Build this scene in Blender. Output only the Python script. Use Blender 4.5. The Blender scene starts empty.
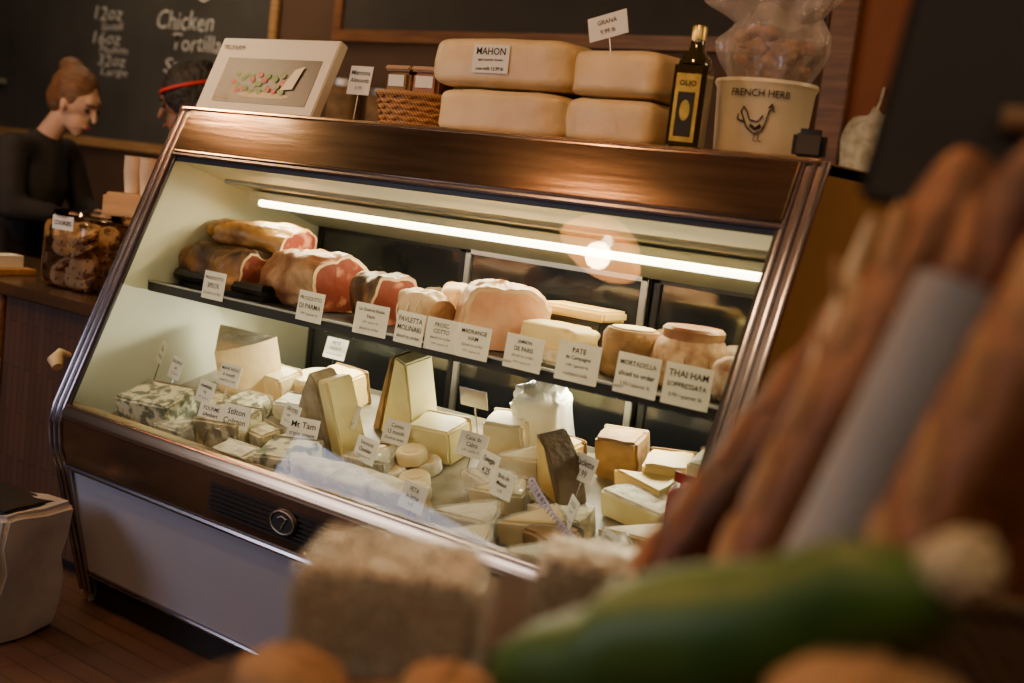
import bpy, bmesh, math, random
from mathutils import Vector, Matrix, noise
random.seed(7)
S=bpy.context.scene
COL=S.collection
# ---------------------------------------------------------------- camera
C=Vector((2.676,-2.05,1.204)); f=1200.0
phi=math.atan(0.12); p=math.radians(6.96); a=math.radians(53.6)
F=Vector((-math.cos(a),math.sin(a),0)); R=Vector((math.sin(a),math.cos(a),0)); U=Vector((0,0,1))
fw=F*math.cos(p)-U*math.sin(p); up0=U*math.cos(p)+F*math.sin(p)
cr=R*math.cos(phi)+up0*math.sin(phi); cu=up0*math.cos(phi)-R*math.sin(phi)
M=Matrix((cr,cu,-fw)).transposed().to_4x4(); M.translation=C
cd=bpy.data.cameras.new('camera'); co=bpy.data.objects.new('camera',cd); co.matrix_world=M
cd.lens=f/1024*36; cd.clip_start=.02; COL.objects.link(co); S.camera=co
cd.dof.use_dof=True; cd.dof.focus_distance=2.8; cd.dof.aperture_fstop=2.2

# ---------------------------------------------------------------- materials
def mat(name,c,rough=.5,metal=0,c2=None,scale=8,bump=0,bscale=None,em=None,es=0,trans=0,spec=.5,coat=0,stretch=None,lo=.35,hi=.65,detail=5,alpha=1,sss=0,ior=1.45):
    m=bpy.data.materials.new(name); m.use_nodes=True; nt=m.node_tree; b=nt.nodes['Principled BSDF']
    b.inputs['Base Color'].default_value=(*c,1); b.inputs['Roughness'].default_value=rough
    b.inputs['Metallic'].default_value=metal; b.inputs['Transmission Weight'].default_value=trans
    b.inputs['Specular IOR Level'].default_value=spec; b.inputs['Coat Weight'].default_value=coat
    b.inputs['Alpha'].default_value=alpha; b.inputs['IOR'].default_value=ior
    if em: b.inputs['Emission Color'].default_value=(*em,1); b.inputs['Emission Strength'].default_value=es
    tc=nt.nodes.new('ShaderNodeTexCoord'); mp=nt.nodes.new('ShaderNodeMapping')
    nt.links.new(tc.outputs['Object'],mp.inputs['Vector'])
    if stretch: mp.inputs['Scale'].default_value=stretch
    if c2:
        n=nt.nodes.new('ShaderNodeTexNoise'); n.inputs['Scale'].default_value=scale; n.inputs['Detail'].default_value=detail
        r=nt.nodes.new('ShaderNodeValToRGB'); r.color_ramp.elements[0].position=lo; r.color_ramp.elements[1].position=hi
        r.color_ramp.elements[0].color=(*c,1); r.color_ramp.elements[1].color=(*c2,1)
        nt.links.new(mp.outputs['Vector'],n.inputs['Vector']); nt.links.new(n.outputs['Fac'],r.inputs['Fac'])
        nt.links.new(r.outputs['Color'],b.inputs['Base Color'])
    if bump:
        n2=nt.nodes.new('ShaderNodeTexNoise'); n2.inputs['Scale'].default_value=bscale or scale*2
        bp=nt.nodes.new('ShaderNodeBump'); bp.inputs['Strength'].default_value=bump; bp.inputs['Distance'].default_value=.01
        nt.links.new(mp.outputs['Vector'],n2.inputs['Vector']); nt.links.new(n2.outputs['Fac'],bp.inputs['Height'])
        nt.links.new(bp.outputs['Normal'],b.inputs['Normal'])
    return m
def glassmat(name,tint=(1,1,1),refl=1.0):
    m=bpy.data.materials.new(name); m.use_nodes=True; nt=m.node_tree; nt.nodes.clear()
    o=nt.nodes.new('ShaderNodeOutputMaterial'); mx=nt.nodes.new('ShaderNodeMixShader'); t=nt.nodes.new('ShaderNodeBsdfTransparent'); g=nt.nodes.new('ShaderNodeBsdfGlossy')
    t.inputs['Color'].default_value=(*tint,1); g.inputs['Roughness'].default_value=.01
    fr=nt.nodes.new('ShaderNodeFresnel'); fr.inputs['IOR'].default_value=1.5
    mu=nt.nodes.new('ShaderNodeMath'); mu.operation='MULTIPLY'; mu.inputs[1].default_value=refl; mu.use_clamp=True
    nt.links.new(fr.outputs[0],mu.inputs[0]); nt.links.new(mu.outputs[0],mx.inputs[0])
    nt.links.new(t.outputs[0],mx.inputs[1]); nt.links.new(g.outputs[0],mx.inputs[2]); nt.links.new(mx.outputs[0],o.inputs[0])
    return m
def stripemat(name,cols,scale,axis='X',rough=.5,distort=2,dscale=1):
    m=mat(name,cols[0],rough); nt=m.node_tree; b=nt.nodes['Principled BSDF']
    w=nt.nodes.new('ShaderNodeTexWave'); w.bands_direction=axis; w.inputs['Scale'].default_value=scale; w.inputs['Distortion'].default_value=distort; w.inputs['Detail'].default_value=3; w.inputs['Detail Scale'].default_value=dscale
    tc=nt.nodes.new('ShaderNodeTexCoord'); r=nt.nodes.new('ShaderNodeValToRGB')
    n=len(cols); r.color_ramp.elements[0].color=(*cols[0],1); r.color_ramp.elements[1].color=(*cols[-1],1)
    for i,cc in enumerate(cols[1:-1]):
        e=r.color_ramp.elements.new((i+1)/(n-1)); e.color=(*cc,1)
    nt.links.new(tc.outputs['Object'],w.inputs['Vector']); nt.links.new(w.outputs['Fac'],r.inputs['Fac']); nt.links.new(r.outputs['Color'],b.inputs['Base Color'])
    return m
def plankmat(name,c1,c2,cm,sc,rough=.45,rot=0):
    m=mat(name,c1,rough); nt=m.node_tree; b=nt.nodes['Principled BSDF']
    t=nt.nodes.new('ShaderNodeTexBrick'); t.inputs['Color1'].default_value=(*c1,1); t.inputs['Color2'].default_value=(*c2,1); t.inputs['Mortar'].default_value=(*cm,1)
    t.inputs['Scale'].default_value=sc; t.inputs['Brick Width'].default_value=1.6; t.inputs['Row Height'].default_value=.18; t.inputs['Mortar Size'].default_value=.008
    tc=nt.nodes.new('ShaderNodeTexCoord'); mp=nt.nodes.new('ShaderNodeMapping'); mp.inputs['Rotation'].default_value=(rot[0],rot[1],rot[2]) if rot else (0,0,0)
    nt.links.new(tc.outputs['Object'],mp.inputs['Vector']); nt.links.new(mp.outputs['Vector'],t.inputs['Vector']); nt.links.new(t.outputs['Color'],b.inputs['Base Color'])
    return m
chrome=mat('chrome',(.58,.54,.56),.2,1,c2=(.38,.33,.35),scale=3)
steel=mat('brushed_bronze_steel',(.37,.27,.19),.15,1,c2=(.26,.185,.13),scale=4,stretch=(1,1,20),bump=.03,bscale=3)
copper=mat('copper_rim',(.70,.48,.30),.2,1)
darkband=mat('dark_bronze_band',(.085,.05,.030),.25,.5,c2=(.14,.08,.045),scale=3)
blackp=mat('black_plastic',(.012,.011,.011),.45)
basewhite=mat('grey_white_enamel',(.50,.50,.58),.5,c2=(.43,.43,.51),scale=2)
innerwhite=mat('white_enamel',(.60,.61,.48),.45)
deckmat=mat('deck_white',(.34,.31,.24),.4,c2=(.19,.165,.12),scale=14)
mustard=mat('mustard_panel',(.33,.17,.05),.5,c2=(.26,.13,.04),scale=3)
tube_m=mat('lamp_tube',(1,1,1),.3,em=(1,.86,.54),es=15)
tube2_m=mat('lamp_tube_cool',(1,1,1),.3,em=(.98,1,.82),es=6)
doorglass=mat('dark_door_glass',(.02,.022,.026),.08,c2=(.04,.043,.05),scale=3,spec=.9)
alum=mat('aluminium',(.45,.44,.40),.4,.8)
caseglass=glassmat('case_glass',(.98,.985,.95),1.5)
jarglass=glassmat('jar_glass',(.95,.95,.93),1.2)
plastic=mat('clear_wrap',(.88,.85,.75),.1,bump=.8,bscale=25,spec=.9,alpha=.28)
bagwhite=mat('cloudy_bag',(.80,.77,.66),.2,c2=(.6,.57,.47),scale=12,bump=.6,bscale=20,spec=.9,alpha=.8)
bagclear=mat('clear_bag_plastic',(.58,.48,.42),.12,bump=.8,bscale=16,alpha=.36,spec=1)
paper=mat('tag_paper',(.78,.77,.70),.7)
ink=mat('black_ink',(.02,.02,.02),.7)
chalk=mat('chalk_marks',(.70,.68,.63),.9)
slate=mat('chalkboard_slate',(.042,.040,.036),.85,c2=(.078,.072,.062),scale=1.5)
slate2=mat('chalkboard_slate_warm',(.06,.05,.038),.8,c2=(.04,.035,.03),scale=1.5)
wallbrown=mat('wall_dark_brown',(.11,.06,.032),.8,c2=(.075,.04,.024),scale=2)
wallorange=mat('wall_orange',(.30,.10,.035),.75,c2=(.24,.075,.03),scale=2)
wood=mat('stained_wood',(.27,.115,.04),.45,c2=(.15,.06,.025),scale=5,stretch=(1,12,12))
woodlight=mat('light_wood',(.48,.28,.11),.5,c2=(.36,.19,.07),scale=5,stretch=(1,12,12))
counterw=plankmat('counter_boards',(.065,.033,.02),(.09,.045,.028),(.015,.008,.005),6,.5,(math.pi/2,0,math.pi/2))
floorm=plankmat('floor_boards',(.070,.040,.028),(.09,.05,.035),(.035,.02,.014),3,.45)
# food
wheelm=mat('pale_cheese_rind',(.78,.62,.36),.38,c2=(.62,.44,.21),scale=5,bump=.4,bscale=26)
manch=mat('pale_cream_cheese',(.80,.69,.41),.5,c2=(.66,.50,.26),scale=12,bump=.4,bscale=40)
yell=mat('yellow_cheese',(.80,.60,.22),.45,c2=(.68,.45,.14),scale=10,bump=.2,bscale=40)
paley=mat('light_yellow_cheese',(.84,.76,.38),.45,c2=(.72,.62,.28),scale=12)
blue=mat('blue_cheese',(.76,.71,.50),.55,c2=(.18,.20,.14),scale=38,bump=.6,bscale=50,lo=.46,hi=.58)
blue2=mat('grey_mottled_cheese',(.62,.54,.34),.6,c2=(.26,.22,.13),scale=34,bump=.6,bscale=50,lo=.42,hi=.58)
bloomy=mat('bloomy_rind',(.84,.79,.63),.8,c2=(.55,.47,.32),scale=25,bump=.7,bscale=60,lo=.42,hi=.68)
rindg=mat('grey_rind',(.42,.36,.25),.8,c2=(.25,.20,.13),scale=22,bump=.6,bscale=50)
rindb=mat('brown_rind',(.34,.20,.08),.7,c2=(.18,.10,.04),scale=18,bump=.5,bscale=50)
rindd=mat('dark_rind',(.10,.07,.045),.6,c2=(.18,.13,.08),scale=18,bump=.5,bscale=50)
hampink=mat('ham_pink',(.50,.24,.14),.35,c2=(.60,.35,.23),scale=14,bump=.2,bscale=40)
hamskin=mat('ham_skin',(.22,.085,.04),.4,c2=(.52,.33,.18),scale=11,bump=.8,bscale=24,lo=.40,hi=.62,detail=8)
hamskin2=mat('ham_skin_smooth',(.40,.20,.10),.4,c2=(.56,.34,.2),scale=7,bump=.3,bscale=30)
prosc=mat('cured_ham',(.15,.028,.018),.4,c2=(.42,.18,.10),scale=26,bump=.3,bscale=30,lo=.55,hi=.72)
prosk=mat('cured_ham_skin',(.04,.018,.010),.4,c2=(.30,.14,.045),scale=12,bump=.9,bscale=22,lo=.42,hi=.68,detail=8)
proskt=mat('golden_ham_skin',(.12,.05,.018),.35,c2=(.48,.27,.08),scale=12,bump=.9,bscale=22,lo=.36,hi=.64,detail=8)
fat=mat('ham_fat',(.68,.50,.30),.4,c2=(.50,.32,.19),scale=16)
mortm=mat('speckled_sausage',(.32,.17,.09),.5,c2=(.58,.40,.24),scale=45,bump=.3,bscale=50)
salm=mat('salami_casing',(.50,.42,.34),.7,c2=(.22,.1,.06),scale=28,bump=.5,bscale=50)
patem=mat('pate_yellow',(.80,.67,.32),.4,c2=(.7,.53,.24),scale=10)
crust=mat('bread_crust',(.20,.062,.034),.55,c2=(.085,.03,.018),scale=9,bump=.6,bscale=30)
crust2=mat('golden_crust',(.36,.14,.055),.55,c2=(.19,.07,.03),scale=9,bump=.6,bscale=30)
crust3=mat('pale_crust',(.46,.27,.13),.7,c2=(.28,.14,.06),scale=9,bump=.6,bscale=30)
cookiem=mat('cookie_dough',(.60,.33,.14),.75,c2=(.16,.07,.035),scale=45,bump=.5,bscale=60,lo=.55,hi=.62)
greenm=mat('green_wrap',(.028,.09,.010),.45,c2=(.08,.16,.022),scale=9,bump=.5,bscale=12)
greyp=mat('grey_paper',(.34,.33,.34),.6,c2=(.24,.23,.24),scale=5)
creamp=mat('cream_paper',(.70,.56,.34),.6)
redm=mat('red_foil',(.42,.03,.025),.25,c2=(.15,.01,.01),scale=10)
wrapstripe=stripemat('striped_wrap',[(.05,.025,.014),(.10,.05,.028),(.85,.74,.56),(.30,.17,.09),(.80,.68,.5)],13,'Y',.15,22,2.5)
wrapside=stripemat('striped_wrap_side',[(.48,.38,.28),(.08,.045,.028),(.40,.3,.2),(.16,.09,.05)],12,'Z',.18,18,2.5)
skin1=mat('skin_light',(.62,.37,.25),.5,sss=.1)
skin2=mat('skin_dark',(.22,.11,.07),.5)
hair1=mat('brown_hair',(.12,.055,.023),.45,c2=(.22,.11,.05),scale=40,stretch=(1,1,6),bump=.6,bscale=40)
hair2=mat('black_hair',(.012,.01,.01),.6,c2=(.03,.025,.022),scale=50,bump=1,bscale=60)
blackcloth=mat('black_cloth',(.014,.013,.015),.85,c2=(.022,.02,.022),scale=6)
darkcloth=mat('dark_trousers',(.02,.02,.03),.85)
redcloth=mat('red_cloth',(.55,.03,.03),.7)
eyew=mat('eye_dark',(.03,.02,.015),.2)
lips=mat('lips',(.42,.14,.12),.5)
wicker=stripemat('wicker_weave',[(.26,.11,.035),(.52,.27,.09)],60,'DIAGONAL',.6,3)
wickerd=stripemat('dark_wicker',[(.06,.03,.015),(.20,.11,.05)],30,'DIAGONAL',.6,3)
crockm=mat('cream_stoneware',(.70,.62,.44),.35,c2=(.62,.53,.36),scale=5)
bottlem=mat('dark_olive_glass',(.02,.016,.004),.08,c2=(.05,.035,.006),scale=3,spec=.9,coat=1)
gold=mat('gold_foil',(.65,.48,.16),.3,.8)
labely=mat('yellow_label',(.64,.47,.08),.5,c2=(.42,.29,.05),scale=40)
signwhite=mat('sign_card',(.74,.67,.54),.5)
photo_dark=mat('picture_dark_print',(.07,.045,.03),.4)
tomato=mat('red_print',(.6,.06,.04),.5); leafp=mat('green_print',(.15,.28,.05),.5); creamprint=mat('cream_print',(.85,.72,.45),.5)
binm=mat('grey_plastic_bag',(.40,.38,.37),.5,c2=(.27,.26,.25),scale=5,bump=.8,bscale=9)
shade_m=mat('amber_glass_shade',(.8,.4,.15),.3,em=(1,.42,.10),es=8)
bulb_m=mat('bulb_glow',(1,1,1),.3,em=(1,.75,.42),es=50)
cloth_t=mat('table_cloth_brown',(.05,.026,.018),.8,c2=(.08,.04,.026),scale=8)
cupm=mat('paper_cup',(.70,.56,.40),.6)
purple=mat('lilac_cord',(.50,.47,.72),.35)
nutm=mat('brown_nuts',(.28,.13,.07),.5,c2=(.42,.22,.11),scale=30)

# ---------------------------------------------------------------- helpers
def finish(ob,parent,label,cat,group,kind):
    COL.objects.link(ob)
    if parent: ob.parent=parent
    if label: ob['label']=label
    if cat: ob['category']=cat
    if group: ob['group']=group
    if kind: ob['kind']=kind
    return ob
def empty(name,loc,label,cat,rot=(0,0,0),group=None):
    o=bpy.data.objects.new(name,None); o.location=loc; o.rotation_euler=rot; o.empty_display_size=.05
    return finish(o,None,label,cat,group,None)
def obj(name,bm,mats,loc=(0,0,0),rot=(0,0,0),parent=None,label=None,cat=None,group=None,kind=None,smooth=True,matrix=None):
    if isinstance(bm,bmesh.types.BMesh):
        me=bpy.data.meshes.new(name); bmesh.ops.recalc_face_normals(bm,faces=bm.faces[:]); bm.to_mesh(me); bm.free()
    else: me=bm
    if smooth:
        for q in me.polygons: q.use_smooth=True
        try: me.set_sharp_from_angle(angle=math.radians(40))
        except Exception: pass
    if not isinstance(mats,(list,tuple)): mats=[mats]
    if len(me.materials)==0:
        for m in mats: me.materials.append(m)
    o=bpy.data.objects.new(name,me); o.location=loc; o.rotation_euler=rot
    return finish(o,parent,label,cat,group,kind)
def box(x0,x1,y0,y1,z0,z1,bev=0,seg=2,bm=None):
    nb=bmesh.new()
    v=[nb.verts.new((x,y,z)) for x in (x0,x1) for y in (y0,y1) for z in (z0,z1)]
    for q in [(0,1,3,2),(4,6,7,5),(0,4,5,1),(2,3,7,6),(0,2,6,4),(1,5,7,3)]: nb.faces.new([v[i] for i in q])
    if bev: bmesh.ops.bevel(nb,geom=nb.edges[:],offset=bev,segments=seg,affect='EDGES')
    return merge(bm,nb)
def merge(bm,nb):
    if bm is None: return nb
    me=bpy.data.meshes.new('t'); nb.to_mesh(me); nb.free(); bm.from_mesh(me); bpy.data.meshes.remove(me); return bm
def xf(bm,m): bmesh.ops.transform(bm,matrix=m,verts=bm.verts[:]); return bm
def prism(pts,t0,t1,axis='x',bev=0,seg=2):
    nb=bmesh.new()
    def mk(q,t):
        return {'x':(t,q[0],q[1]),'y':(q[0],t,q[1]),'z':(q[0],q[1],t)}[axis]
    A=[nb.verts.new(mk(q,t0)) for q in pts]; B=[nb.verts.new(mk(q,t1)) for q in pts]
    nb.faces.new(A); nb.faces.new(B[::-1]); n=len(pts)
    for i in range(n): nb.faces.new([A[i],B[i],B[(i+1)%n],A[(i+1)%n]])
    bmesh.ops.recalc_face_normals(nb,faces=nb.faces[:])
    if bev: bmesh.ops.bevel(nb,geom=nb.edges[:],offset=bev,segments=seg,affect='EDGES')
    return nb
def lathe(prof,seg=40,sx=1,sy=1,cap=True):
    nb=bmesh.new(); rings=[]
    for r,z in prof: rings.append([nb.verts.new((r*sx*math.cos(2*math.pi*i/seg),r*sy*math.sin(2*math.pi*i/seg),z)) for i in range(seg)])
    for a_,b_ in zip(rings,rings[1:]):
        for i in range(seg): nb.faces.new([a_[i],a_[(i+1)%seg],b_[(i+1)%seg],b_[i]])
    if cap: nb.faces.new(rings[0][::-1]); nb.faces.new(rings[-1])
    return nb
def sell(a_,b_,c_,e1=.5,e2=.5,nu=40,nv=24,nz=0,ns=6,seed=0):
    nb=bmesh.new()
    sp=lambda w,e: math.copysign(abs(w)**e,w)
    rings=[]
    for j in range(1,nv):
        t=-math.pi/2+math.pi*j/nv; ring=[]
        for i in range(nu):
            q=2*math.pi*i/nu
            v=Vector((a_*sp(math.cos(t),e1)*sp(math.cos(q),e2),b_*sp(math.cos(t),e1)*sp(math.sin(q),e2),c_*sp(math.sin(t),e1)))
            if nz: v*=1+nz*noise.noise(v*ns/max(a_,b_,c_)+Vector((seed*7.3,0,0)))
            ring.append(nb.verts.new(v))
        rings.append(ring)
    for r1,r2 in zip(rings,rings[1:]):
        for i in range(nu): nb.faces.new([r1[i],r1[(i+1)%nu],r2[(i+1)%nu],r2[i]])
    bo=nb.verts.new((0,0,-c_)); to=nb.verts.new((0,0,c_))
    for i in range(nu):
        nb.faces.new([bo,rings[0][(i+1)%nu],rings[0][i]]); nb.faces.new([to,rings[-1][i],rings[-1][(i+1)%nu]])
    return nb
def sweep(pts,rad,seg=10,sec=None,bm=None):
    pts=[Vector(q) for q in pts]; nb=bmesh.new(); rings=[]
    n=len(pts); rad=rad if isinstance(rad,(list,tuple)) else [rad]*n
    prev=None
    for i in range(n):
        t=(pts[min(i+1,n-1)]-pts[max(i-1,0)]).normalized()
        if prev is None:
            ref=Vector((0,0,1)) if abs(t.z)<.9 else Vector((1,0,0)); u_=t.cross(ref).normalized()
        else: u_=(prev-t*prev.dot(t)).normalized()
        prev=u_; w_=t.cross(u_)
        rings.append([nb.verts.new(pts[i]+(u_*math.cos(2*math.pi*k/seg)+w_*math.sin(2*math.pi*k/seg))*rad[i]) for k in range(seg)])
    for r1,r2 in zip(rings,rings[1:]):
        for k in range(seg): nb.faces.new([r1[k],r1[(k+1)%seg],r2[(k+1)%seg],r2[k]])
    nb.faces.new(rings[0][::-1]); nb.faces.new(rings[-1])
    return merge(bm,nb)
def wedge(r,ang,h,bev=.004,r0=0,curve=14):
    pts=[(0,0)] if r0==0 else [(r0,0),(r0*math.cos(ang),r0*math.sin(ang))][::-1]
    for i in range(curve+1): pts.append((r*math.cos(ang*i/curve),r*math.sin(ang*i/curve)))
    return prism(pts,0,h,'z',bev)
def blob(name,segs,vox,mats,loc,rotz,parent,label=None,smooth_it=4,ell=()):
    nb=bmesh.new()
    def ball(c,r,sc=(1,1,1)):
        m=Matrix.Translation(c)@Matrix.Diagonal((r*sc[0],r*sc[1],r*sc[2],1)); bmesh.ops.create_icosphere(nb,subdivisions=2,radius=1,matrix=m)
    for ch in segs:
        for (p0,r0),(p1,r1) in zip(ch,ch[1:]):
            p0=Vector(p0);p1=Vector(p1);n=max(2,int((p1-p0).length/(min(r0,r1)*.35))+1)
            for i in range(n+1): ball(p0.lerp(p1,i/n),r0+(r1-r0)*i/n)
    for c,r,sc in ell: ball(Vector(c),r,sc)
    me=bpy.data.meshes.new(name); nb.to_mesh(me); nb.free()
    t=bpy.data.objects.new('t',me); COL.objects.link(t)
    m=t.modifiers.new('r','REMESH'); m.mode='VOXEL'; m.voxel_size=vox
    if smooth_it: s=t.modifiers.new('s','SMOOTH'); s.iterations=smooth_it; s.factor=.5
    bpy.context.view_layer.update(); dg=bpy.context.evaluated_depsgraph_get()
    me2=bpy.data.meshes.new_from_object(t.evaluated_get(dg)); bpy.data.objects.remove(t); me2.materials.clear()
    return obj(name,me2,mats,loc,(0,0,rotz),parent,label)
def textmesh(s,size,w=0,shear=0,spacing=1.0,align='CENTER'):
    cu_=bpy.data.curves.new('t','FONT'); cu_.body=s; cu_.size=size; cu_.align_x=align; cu_.align_y='CENTER'; cu_.resolution_u=2; cu_.shear=shear; cu_.space_line=spacing; cu_.offset=w
    t=bpy.data.objects.new('t',cu_); COL.objects.link(t); bpy.context.view_layer.update()
    me=bpy.data.meshes.new_from_object(t.evaluated_get(bpy.context.evaluated_depsgraph_get())); bpy.data.objects.remove(t)
    me.transform(Matrix(((1,0,0,0),(0,0,-1,0),(0,1,0,0),(0,0,0,1)))); me.materials.clear()
    return me
def fit(me,w,h):
    xs=[v.co.x for v in me.vertices]; zs=[v.co.z for v in me.vertices]
    if not xs: return me
    s=min(w/(max(xs)-min(xs)),h/(max(zs)-min(zs))); cx=(max(xs)+min(xs))/2; cz=(max(zs)+min(zs))/2
    for v in me.vertices: v.co.x=(v.co.x-cx)*s; v.co.z=(v.co.z-cz)*s
    return me
# ---------------------------------------------------------------- room
def struct(name,bm,m,loc=(0,0,0)): return obj(name,bm,m,loc,smooth=False,kind='structure')
struct('floor',box(-6,5,-4,2.05,-.1,0),floorm)
struct('ceiling',box(-6,5,-4,2.05,3.0,3.1),wallbrown)
struct('wall_back',box(-6,.93,2.03,2.15,0,3),wallbrown)
struct('wall_back_orange',box(.93,5,2.03,2.15,0,3),wallorange)
struct('wall_left',box(-6.1,-6,-4,2.15,0,3),wallbrown)
struct('wall_right',box(5,5.1,-4,2.15,0,3),wallorange)
struct('wall_front',box(-6,5,-4.1,-4,0,3),wallbrown)
struct('trim_1',box(.90,1.0,1.99,2.028,0,3,.004),wood)
struct('baseboard_back',box(-6,.89,2.0,2.028,0,.12,.003),wood)

# chalkboards
def chalkboard(x0,x1,z0,z1,y,frame,fm,label,sl):
    e=empty('chalkboard',((x0+x1)/2,y,z0),label,'chalkboard'); w=(x1-x0)/2; h=z1-z0
    obj('writing_surface',box(-w,w,-.008,0,0,h),sl,parent=e,smooth=False)
    b=box(-w-frame,w+frame,-.022,0,-frame,0,.003); box(-w-frame,w+frame,-.022,0,h,h+frame,.003,bm=b); box(-w-frame,-w,-.022,0,0,h,.003,bm=b); box(w,w+frame,-.022,0,0,h,.003,bm=b)
    obj('frame',b,fm,parent=e,smooth=False); return e
cb1=chalkboard(-5.2,-2.02,1.24,2.6,2.02,.05,woodlight,'large black chalkboard with white chalk drink prices',slate)
def chalktxt(s,x,z,w,h,sh=.12,rot=.02):
    me=textmesh(s,.2,w=-.0015,shear=sh)
    xs=[v.co.x for v in me.vertices]; zs=[v.co.z for v in me.vertices]
    cx=(max(xs)+min(xs))/2; cz=(max(zs)+min(zs))/2; kx=w/(max(xs)-min(xs)); kz=h/(max(zs)-min(zs))
    for v in me.vertices:
        v.co.x=(v.co.x-cx)*kx; v.co.z=(v.co.z-cz)*kz+.004*math.sin(v.co.x*30)
    obj('lettering',me,chalk,(x-cb1.location.x,-.012,z-cb1.location.z),(0,rot,0),cb1,smooth=False)
for s_,x_,z_,w_,h_ in [('12oz',-3.37,1.935,.26,.075),('Small',-3.33,1.862,.20,.042),('16oz',-3.37,1.797,.26,.068),('Medium',-3.30,1.735,.26,.040),('32oz',-3.31,1.675,.26,.062),('Large',-3.28,1.607,.25,.055),
    ('Chicken',-2.69,1.90,.47,.098),('Tortilla',-2.58,1.785,.40,.085),('Sp',-2.76,1.655,.15,.10)]: chalktxt(s_,x_,z_,w_,h_)
obj('chalk_arrow',sweep([(-.62+.35*t+ 1.5, -.012, .80+.03*math.sin(t*9)-.02*t) for t in [i/20 for i in range(21)]],.006,6),chalk,parent=cb1)
cb2=chalkboard(-1.52,.84,1.87,2.7,2.02,.055,wood,'wide dark chalkboard in a reddish wooden frame',slate2)
e=empty('wall_shelf',(-4.7,1.9,1.5),'pale painted wall shelf below the chalkboard','shelf')
obj('board',box(-.9,.35,-.12,.098,0,.03,.004),alum,parent=e); 
for xx in(-.7,.2): obj('bracket',box(xx,xx+.03,-.1,.098,-.08,0,.003),alum,parent=e)

# ---------------------------------------------------------------- display case
L=1.8
case=empty('display_case',(0,0,0),'long refrigerated deli case with slanted glass front and bronze trim','display case')
def cp(name,bm,m,label=None,smooth=True): return obj(name,bm,m,parent=case,label=label,smooth=smooth)
prof=[(.005,1.325),(-.045,1.205),(-.307,.545),(-.318,.50),(-.31,.43),(-.29,.385),(-.19,.03),(-.19,0),(.85,0),(.85,1.325)]
for x0,x1,inn in ((-.012,.012,1),(L-.012,L+.012,-1)):
    b=prism(prof,x0,x1,'x',0)
    b.faces.ensure_lookup_table()
    for fc in b.faces:
        if fc.normal.x*inn>.9: fc.material_index=1
    o=cp('end_panel',b,[mustard,innerwhite],'mustard brown side panel with white inner face',False)
def ribbon(pts,x0,x1,th):
    out=[];n=len(pts)
    for i in range(n):
        q0=Vector(pts[max(i-1,0)]);q1=Vector(pts[min(i+1,n-1)]);d=(q1-q0).normalized(); nn=Vector((d.y,-d.x)); 
        if nn.x>0: nn=-nn
        out.append(Vector(pts[i])+nn*th)
    nb=bmesh.new(); vs=[]
    for i in range(n):
        a0=pts[i];a1=out[i]
        vs.append([nb.verts.new((x0,a0[0],a0[1])),nb.verts.new((x0,a1[0],a1[1])),nb.verts.new((x1,a1[0],a1[1])),nb.verts.new((x1,a0[0],a0[1]))])
    for v1,v2 in zip(vs,vs[1:]):
        for k in range(4): nb.faces.new([v1[k],v1[(k+1)%4],v2[(k+1)%4],v2[k]])
    nb.faces.new(vs[0]); nb.faces.new(vs[-1][::-1]); return nb
ep=prof[:7]
for x0 in (-.016,L-.036):
    cp('edge_trim',ribbon(ep,x0,x0+.052,.006),chrome,'chrome corner post',False)
    for xx in (x0+.004,x0+.026,x0+.048):
        cp('edge_bead',sweep([(xx,q[0]-.008,q[1]) for q in ep],.005,8),chrome)
cp('dark_gasket',ribbon(prof[1:3],.036,.046,.006),blackp)
cp('dark_gasket',ribbon(prof[1:3],L-.046,L-.036,.006),blackp)
cp('top_panel',box(-.012,L+.012,.0,.85,1.30,1.325,.003),steel,'bronze toned steel top')
cp('fascia',prism([(.0,1.325),(-.014,1.322),(-.056,1.215),(-.05,1.205),(-.035,1.205),(.0,1.30)],.036,L-.036,'x',.002),steel,'brushed bronze steel fascia')
cp('fascia_trim',sweep([(.03,-.054,1.203),(L-.03,-.054,1.203)],.007,8),chrome)
cp('fascia_trim',sweep([(-.0,-.006,1.326),(L,-.006,1.326)],.006,8),copper)
cp('glass_gasket',box(0.03,L-.03,-.052,-.036,1.185,1.198,.002),blackp)
cp('canopy_reflector',prism([(-.04,1.195),(.5,1.04),(.5,1.055),(-.04,1.21)],.012,L-.012,'x'),innerwhite,'sloped white reflector above the shelf',False)
lampf=cp('light_fitting',box(.1,L-.12,.155,.205,1.108,1.128,.003),innerwhite)
o=obj('lamp_tube',sweep([(.13,.175,1.098),(L-.15,.175,1.098)],.009,12),tube_m,parent=lampf)
cp('wire_conduit',sweep([(.13,.05,1.148),(L-.1,.05,1.148)],.007,8),alum)
g=bmesh.new(); vs=[g.verts.new(v) for v in [(.03,-.303,.55),(L-.03,-.303,.55),(L-.03,-.045,1.2),(.03,-.045,1.2)]]; g.faces.new(vs)
cp('front_glass',g,caseglass,'slanted clear glass front pane',False)
cp('lip_rail',prism([(-.285,.555),(-.315,.55),(-.325,.53),(-.325,.515),(-.285,.515)],.03,L-.03,'x',.003),copper,'polished copper coloured lip rail')
cp('lower_band',prism([(-.285,.515),(-.323,.515),(-.318,.44),(-.30,.392),(-.26,.392)],.03,L-.03,'x',.002),darkband,'dark bronze lower band')
b=None
for i in range(7):
    z=.425+i*.0105; y=-.322+ (0 if z>.44 else .004)
    nb=box(.62,L-.08,y-.004,y+.01,z,z+.005); b=merge(b,nb) if b else nb
cp('vent_grille',b,blackp,'black slatted air vent',False)
cp('lower_trim',sweep([(.03,-.30,.388),(L-.03,-.30,.388)],.008,8),chrome)
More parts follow.
